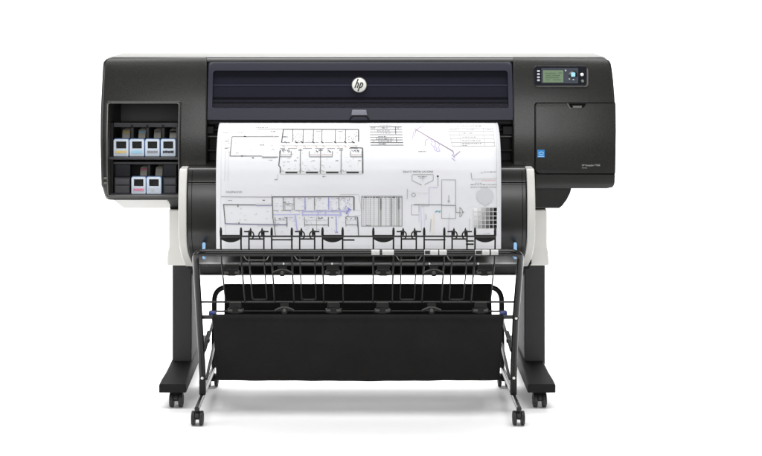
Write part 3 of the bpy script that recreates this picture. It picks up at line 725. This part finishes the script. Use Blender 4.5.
# base rails and casters
for sg in (-1, 1):
    r_ = MB(); r_.tube([(sg*.5315,-.218,.058),(sg*.5315,-.20,.058),(sg*.527,.27,.058)], .0085, seg=12)
    RL = r_.build('base_rail', M['tube'], ST, angle=60)
    caster(sg*.5316, -.20, .054, RL, .040, .0235); caster(sg*.527, .262, .054, RL, .040, .0235)
    q = MB(); q.lathe((sg*.5316,-.20,.046), (0,0,1), [(.006,0),(.006,.012)], seg=14); q.build('caster_stem', M['steel'], RL)
    j = MB(); j.box(sg*.530-.011, sg*.530+.011, -.066, -.036, .06, .115); j.build('rail_joint', M['clip'], ST, bevel=.003)
    for yy, zz in ((-.057,.120),(-.13,.341)):
        bq = MB(); bq.lathe((sg*.530, yy-.010, zz), (0,-1,0), [(.0085,-.002),(.0085,.003),(.006,.0035)], M['clip'], 18)
        bq.lathe((sg*.530, yy-.010, zz), (0,-1,0), [(.0048,0),(.0048,.005),(.003,.0065)], M['white_dot'], 16); bq.build('bolt', M['white_dot'], ST)
    # scissor struts
    for (ya, za, yb_, zb_, rr, dx) in ((.29,.262,-.075,.215,.0045,-.010),(.285,.165,-.045,.110,.0045,-.012),(.285,.150,-.02,.088,.004,-.005),(.10,.235,-.09,.205,.006,-.004)):
        q = MB(); q.tube([(sg*(XS+dx), ya, za), (sg*(XS+dx), yb_, zb_)], rr, seg=10); q.build('strut', M['strut'], ST)
    q = MB(); q.lathe((sg*.5215,.02,.226), (-sg,0,0), [(.009,-.004),(.009,.006),(.006,.008)], seg=16); q.build('strut_pivot', M['strut'], ST)
    # stub between frame leg and bin bar
# rear hoop
rp = fillet([(-.525,.285,.062),(-.525,.300,.352),(.525,.300,.352),(.525,.285,.062)], .052, 8)
MB().tube(rp, .0095, seg=14).build('rear_hoop', M['wire'], ST, angle=60)
MB().tube([(-.530,-.128,.341),(.530,-.128,.341)], .0068, seg=12).build('bin_bar', M['tube'], ST, angle=60)
# fabric sling: front sheet, rounded bottom, rear sheet
prof = [(-.128,.3495),(-.1365,.3475),(-.138,.335)]
for k in range(1, 13): t_=k/12; prof.append((-.138+.112*t_+.006*math.sin(PI*t_), .335-.222*t_))
prof += [(-.020,.102),(-.008,.0965),(.012,.0955),(.045,.098),(.10,.112),(.17,.145),(.23,.195),(.275,.255),(.286,.31),(.288,.352),(.296,.3625),(.306,.362),(.311,.352),(.311,.335)]
fb = MB(); secs = []
nx = 60
for i, (y, z) in enumerate(prof):
    row = []
    for k in range(nx+1):
        u = k/nx; x = -.488+.976*u
        tt = min(1, max(0, (.34-z)/.24)) if i < 18 else .5
        wv = .0030*math.sin(u*23+1.3+z*5)*math.sin(u*9)*tt + .0012*math.sin(u*61+z*30)*tt
        sag = -.0025*math.sin(PI*u)*(1 if i > 12 and i < 22 else 0)
        row.append((x*(1-.004*tt), y+wv, z+sag))
    secs.append(row)
fb.loft(secs, closed=False)
FB = fb.build('fabric_bin', M['fabric'], ST, angle=75)
so = FB.modifiers.new('thick', 'SOLIDIFY'); so.thickness = .002; so.offset = 0
# hem line near the top of the front sheet
# cross rails of the wire cradle
MB().tube([wx(-.520,265.2,.004), wx(.520,265.2,.004)], .0030).build('cross_rail', M['tube'], ST)
MB().tube([wx(-.524,302.2,.004), wx(.524,302.2,.004)], .0032).build('cross_rail', M['tube'], ST)
MB().tube([P(209.5,311.2,-.10), P(506.5,311.2,-.10)], .0028).build('cross_rail', M['wire'], ST)
MB().tube([wx(-.378,236.6,.006), wx(.443,236.6,.006)], .0028).build('cross_rail', M['wire'], ST)
for sg in (-1, 1):
    q = MB(); c_ = P(358+sg*145.6, 313.2, -.10)
    q.lathe(c_, (sg,0,0), [(.0075,-.012),(.0085,-.006),(.0085,.008),(.006,.012)], M['blue_dark'], 18)
    q.build('rail_knob', M['blue_dark'], ST)
AC = [-.4090, -.2455, -.0818, .0818, .2455, .4090]
BC = [-.3270, -.1636, .1636, .3270]
kinds = [1, 0, 1, 1, 0, 1]
for xc, kd in zip(AC, kinds):
    w_ = MB()
    for s_ in (-1, 1):
        x = xc+s_*.0324
        ys = [229,236,244,250,256,262,270,280,290,302]
        w_.tube([wx(x, q, .014 if q > 244 else .010) if q < 262 else wx(x, q, 0) for q in ys], .0027, seg=8)
        w_.lathe(wx(x,238.5,.010), (0,0,1), [(.0026,0),(.0040,.008),(.0042,.022),(.0032,.031),(.0006,.035)], M['wire'], 10)
    if kd == 0: w_.tube([wx(xc-.0324,240.2,.008), wx(xc+.036,240.2,.008)], .0023, seg=8)
    w_.build('wire_fork', M['wire'], ST, angle=60)
    if kd:
        fl = MB(); n = 14; pl = []
        for k in range(n+1): u = k/n; pl.append((xc-.031+.062*u, wx(0,239.2).z - .0105*math.sin(PI*u)**.8))
        zt_ = wx(0,235.2).z; pl += [(xc+.031, zt_), (xc-.031, zt_)]
        fl.prism(pl, wx(0,236).y+.001, wx(0,236).y+.007, M['clip'])
        fl.tube([Vector((xc-.032, wx(0,236).y+.002, wx(0,237.4).z)), Vector((xc+.032, wx(0,236).y+.002, wx(0,237.4).z))], .0034, M['tube'], 10)
        fl.build('fork_flap', M['clip'], ST)
    # upper clip
    def clipmesh(py, s_, dot):
        c_ = MB(); q = wx(xc, py, -.003); z = q.z; y = q.y
        if kd:
            c_.box(xc-.0205*s_, xc+.0205*s_, y-.005, y+.008, z-.013, z+.004, M['clip'])
            c_.box(xc-.0195*s_, xc+.0195*s_, y-.0065, y+.004, z+.003, z+.006, M['clip_edge'])
            pl = [(xc-.027*s_, z-.030), (xc-.027*s_, z-.022), (xc-.018*s_, z-.015), (xc+.018*s_, z-.015), (xc+.027*s_, z-.022), (xc+.027*s_, z-.030), (xc+.010*s_, z-.034), (xc-.010*s_, z-.034)]
            c_.prism(pl, y-.002, y+.014, M['clip'])
            c_.box(xc-.024*s_, xc-.010*s_, y-.006, y+.004, z-.026, z-.019, M['clip_edge']); c_.box(xc+.010*s_, xc+.024*s_, y-.006, y+.004, z-.026, z-.019, M['clip_edge'])
        else:
            pl = [(xc-.032+.064*k/12, z-.022+.010*math.sin(PI*k/12)) for k in range(13)] + [(xc+.032, z-.029), (xc+.026, z-.026), (xc+.012, z-.024), (xc+.006, z-.035), (xc-.006, z-.035), (xc-.012, z-.024), (xc-.026, z-.026), (xc-.032, z-.029)]
            c_.prism(pl, y-.004, y+.008, M['clip'])
            c_.tube([Vector((p[0], y-.005, p[1])) for p in pl[:13]], .0018, M['clip_edge'], 8)
            c_.box(xc-.014, xc+.014, y-.004, y+.008, z-.014, z+.003, M['clip'])
            c_.lathe((xc, y-.004, z-.022), (0,-1,0), [(.006,0),(.006,.004),(.003,.005)], M['clip_edge'], 14)
        return c_.build('clip', M['clip'], ST)
    clipmesh(265.2, 1.0, True); clipmesh(303.0, 1.0, False)
for x_ in (283.6, 332.1, 429.4, 478.0):
    q = MB(); q.lathe(wp(x_, 263.4, -.006), (0,-1,0), [(.0028,-.004),(.0028,.002),(.0014,.004)], seg=12); q.build('clip_pin', M['white_dot'], ST)
for xc in BC:
    w_ = MB(); h_ = .0240
    for s_ in (-1, 1):
        w_.tube([wx(xc+s_*h_, q, .010) for q in (231,238,244,250)], .0025, seg=8)
        w_.lathe(wx(xc+s_*.0185,236,.006), (0,0,1), [(.0022,0),(.0038,.006),(.0036,.018),(.0006,.026)], seg=10)
    o_ = wx(0, 235.4, .004)
    for s_ in (-1, 1):
        w_.tube([Vector((xc+s_*.0165-s_*.0082*math.cos(math.radians(t)), o_.y, o_.z+.0118*math.sin(math.radians(t)))) for t in range(-105, 116, 20)], .0022, seg=8)
        w_.tube([wx(xc+s_*.0395, 231.8, .004), wx(xc+s_*.0165, 231.8, .004)], .0025, seg=8)
    w_.tube([wx(xc-.022, 239.2, .004), wx(xc+.022, 239.2, .004)], .0026, seg=8)
    w_.build('wire_fork', M['wire'], ST, angle=60)
    u_ = MB(); up = [wx(xc-h_,250,.008), wx(xc-h_,266,-.002), wx(xc-h_,299.4,-.002), wx(xc+h_,299.4,-.002), wx(xc+h_,266,-.002), wx(xc+h_,250,.008)]
    u_.tube(fillet(up, .009, 5), .0023, seg=8); u_.build('wire_loop', M['wire'], ST, angle=60)
    v_ = MB(); v_.tube(fillet([wx(xc-.041,254.8,-.006), wx(xc-.033,259.6,-.006), wx(xc+.033,259.6,-.006), wx(xc+.041,254.8,-.006)], .006, 4), .0017, seg=8); v_.build('wire_handle', M['wire_steel'], ST, angle=60)
# loose short wires
for a, bq, py in ((342,354.6,240.4),(466,474,241.4),(466,474,244.6)):
    q = MB(); q.tube([wp(a,py,.008), wp(bq,py,.008)], .0027, seg=8); q.build('wire_stub', M['wire'], ST)
# stickers wrapped on the bar
def wrap(x0, x1, name, m, r=.0117, a0=-34, a1=58, parent=None):
    g = MB(); xa, xb = X(x0, BAR.y), X(x1, BAR.y); n = 8
    def pt(x, a, rr): return (x, BAR.y-rr*math.cos(a), BAR.z+rr*math.sin(a))
    an = [math.radians(a0+(a1-a0)*k/n) for k in range(n+1)]
    g.loft([[pt(x,a,r) for a in an]+[pt(x,a,r-.001) for a in an[::-1]] for x in (xa, xb)])
    return g.build(name, m, parent or ST)
for a, bq in ((371.4,379.6),(382.2,393.8),(430.2,438.0),(439.2,446.6),(482.0,489.2),(490.8,498.0)):
    s9 = wrap(a, bq, 'sticker', M['sticker'])
    # faint slanted mark printed on each sticker
    g = MB(); xm = X((a+bq)/2, BAR.y)
    for dx in ((-.006,.004),):
        vs = []
        for k in range(5):
            an = math.radians(35-50*k/4); xx = xm-.005+.010*k/4
            for e_ in (-.0006,.0006): vs.append((xx+e_, BAR.y-.0121*math.cos(an), BAR.z+.0121*math.sin(an)))
        g.add(vs, [(2*k,2*k+1,2*k+3,2*k+2) for k in range(4)])
    g.build('sticker_mark', M['key'] , s9)
for a, bq in ((424.2,430.0),(475.0,481.4)):
    s9 = wrap(a, bq, 'sticker', M['sticker']); wrap(a+.6, bq-.2, 'sticker_print', M['sticker_ink'], .0121, -22, 40, s9)

# ------------------------------------------------------------------ ink cartridges
def cartridge(x0, x1, p0, p1, ink_name, tagm, label):
    Yc = .045
    root = empty('ink_cartridge', (0,0,0), label, 'ink cartridge', 'ink cartridges in the bay of the printer')
    root.location = P((x0+x1)/2, p1, Yc); inv = -root.location
    def mv(o):
        for v in o.data.vertices: v.co += inv
        return o
    w = X(x1,Yc)-X(x0,Yc)
    fr = MB(); out = rrect(X(x0,Yc), X(x1,Yc), Z(p1,Yc), Z(p0,Yc), (.003,.003,.006,.006), 2, 4)
    wx0, wx1 = x0+2.4, x1-2.2; wp0, wp1 = p0+2.2, p0+9.4
    inn_ = rrect(X(wx0,Yc), X(wx1,Yc), Z(wp1,Yc), Z(wp0,Yc), (.001,)*4, 2, 4)
    fr.loft([[(x,Yc+.03,z) for x,z in out],[(x,Yc+.002,z) for x,z in out],[(x*.985+.015*(X((x0+x1)/2,Yc)),Yc,z) for x,z in out],[(x,Yc,z) for x,z in inn_],[(x,Yc+.012,z) for x,z in inn_]], M['cart'], cap=False)
    mv(fr.build('front_frame', M['cart'], root, angle=35))
    ed = MB(); o2 = rrect(X(x0-.5,Yc), X(x1+.5,Yc), Z(p1+.4,Yc), Z(p0-.4,Yc), (.003,.003,.007,.007), 2, 4)
    ed.prism(o2, Yc+.008, Yc+.026, M['cart_edge']); mv(ed.build('side_shell', M['cart_edge'], root, bevel=.001, seg=2))
    wd = MB(); wd.pbox(wx0-.5, wx1+.5, wp0-.5, wp1+.5, Yc+.0065, Yc+.02, M['cart_window'])
    wd.pbox(wx0+(wx1-wx0)*.42, wx0+(wx1-wx0)*.94, wp0+1, wp1-.6, Yc+.0045, Yc+.015, M['inner']); mv(wd.build('window', M['cart_window'], root))
    lb = MB(); lb.pbox(x0+1.6, x1-1.4, p0+10.2, p1-.9, Yc-.0009, Yc+.002, M['cart_label'])
    h9 = p0+12.8; xs = x0+2
    while xs < x1-2.2:
        nx_ = min(xs+random.uniform(1.8,3.4), x1-1.8)
        if ink_name != 'light' or abs((xs+nx_)/2-(x0+x1)/2) < 1.6: lb.pbox(xs, nx_, h9-1.25+random.uniform(-.15,.15), h9+1.15+random.uniform(-.15,.15), Yc-.0016, Yc, M['ink_'+ink_name])
        xs = nx_+.18
    mv(lb.build('label_strip', M['cart_label'], root))
    bd_ = MB(); bx0, bx1 = x0+8.6-(4.4 if False else 0), x1+1.6
    ys_ = .125
    prof_ = [(x0+8.4, p0+.4),(x0+8.9,p0-9.4),(x1+1.9,p0-9.4),(x1+.9,p0+.4)]
    bd_.loft([[P(a,b9,ys_-.05*(b9-p0+9.4)/9.8) for a,b9 in prof_],[P(a,b9,ys_)+Vector((0,.12,0)) for a,b9 in prof_]], M['cart_body']); mv(bd_.build('tank', M['cart_body'], root, bevel=.002, seg=2))
    tg = MB(); pt_ = [(x0+9.3,p0-6.6),(x0+9.4,p0-8.6),(x1+1.4,p0-8.6),(x1+1.2,p0-6.6)]
    fnc = lambda a,b9,o: P(a,b9,ys_-.05*(b9-p0+9.4)/9.8-.0008-o)
    tg.loft([[fnc(a,b9,0) for a,b9 in pt_],[fnc(a,b9,-.002) for a,b9 in pt_]]); mv(tg.build('colour_tag', M[tagm], root))
    return root
cartridge(113.6,128.4,139.2,156.3,'yellow','ink_yellow','pale blue ink cartridge with a yellow label strip, leftmost in the upper row')
cartridge(129.6,144.0,139.2,156.3,'cyan','ink_cyan','pale blue ink cartridge with a light cyan label strip, second in the upper row')
cartridge(145.2,159.4,139.2,156.3,'grey','ink_grey','pale blue ink cartridge with a mid grey label strip, third in the upper row')
cartridge(160.8,175.4,139.2,156.3,'black','ink_black','pale blue ink cartridge with a near-black label strip, rightmost in the upper row')
cartridge(131.4,145.6,177.0,193.8,'magenta','ink_magenta','pale blue ink cartridge with a pink magenta label strip in the lower row')
cartridge(146.6,161.0,177.0,193.8,'light','ink_light','pale blue ink cartridge with a plain pale label, lower row beside the pink one')

# ------------------------------------------------------------------ light, world, camera
W = bpy.data.worlds.new('World'); S.world = W; W.use_nodes = True
bg = W.node_tree.nodes['Background']; bg.inputs['Color'].default_value = (1,1,1,1); bg.inputs['Strength'].default_value = .17
def area(name, loc, target, sx, sy, power):
    l = bpy.data.lights.new(name, 'AREA'); l.shape = 'RECTANGLE'; l.size = sx; l.size_y = sy; l.energy = power
    o = bpy.data.objects.new(name, l); COL.objects.link(o); o.location = loc
    o.rotation_euler = (Vector(target)-Vector(loc)).to_track_quat('-Z','Y').to_euler(); return o
area('front_top_softbox', (0,-.8,3.6), (0,-.75,0), 4.8, 1.0, 150)
area('rear_top_softbox', (0,2.3,3.8), (0,1.2,0), 5.0, 1.1, 150)
area('front_softbox', (0,-5.7,1.85), (0,0,.85), 3.4, 1.3, 104)
area('left_softbox', (-3.4,-.9,1.7), (-.4,0,.8), 1.0, 1.8, 34)
area('right_softbox', (3.6,-1.5,1.8), (.2,0,.6), 1.0, 2.0, 12)
area('backdrop_light', (0,2.0,3.9), (0,3.8,.5), 6.5, 1.0, 300)
cam = bpy.data.cameras.new('camera'); co = bpy.data.objects.new('camera', cam); COL.objects.link(co)
co.location = (0,-D,H); co.rotation_euler = (PI/2,0,0)
cam.sensor_width = 36; cam.lens = 36*F/762; cam.shift_x = (381-VX)/762; cam.shift_y = -(228-VY)/762
cam.clip_start = .05; cam.clip_end = 1000
S.camera = co
S.render.resolution_x = 1024; S.render.resolution_y = 613
S.view_settings.view_transform = 'Standard'; S.view_settings.look = 'None'; S.view_settings.exposure = 0; S.view_settings.gamma = 1
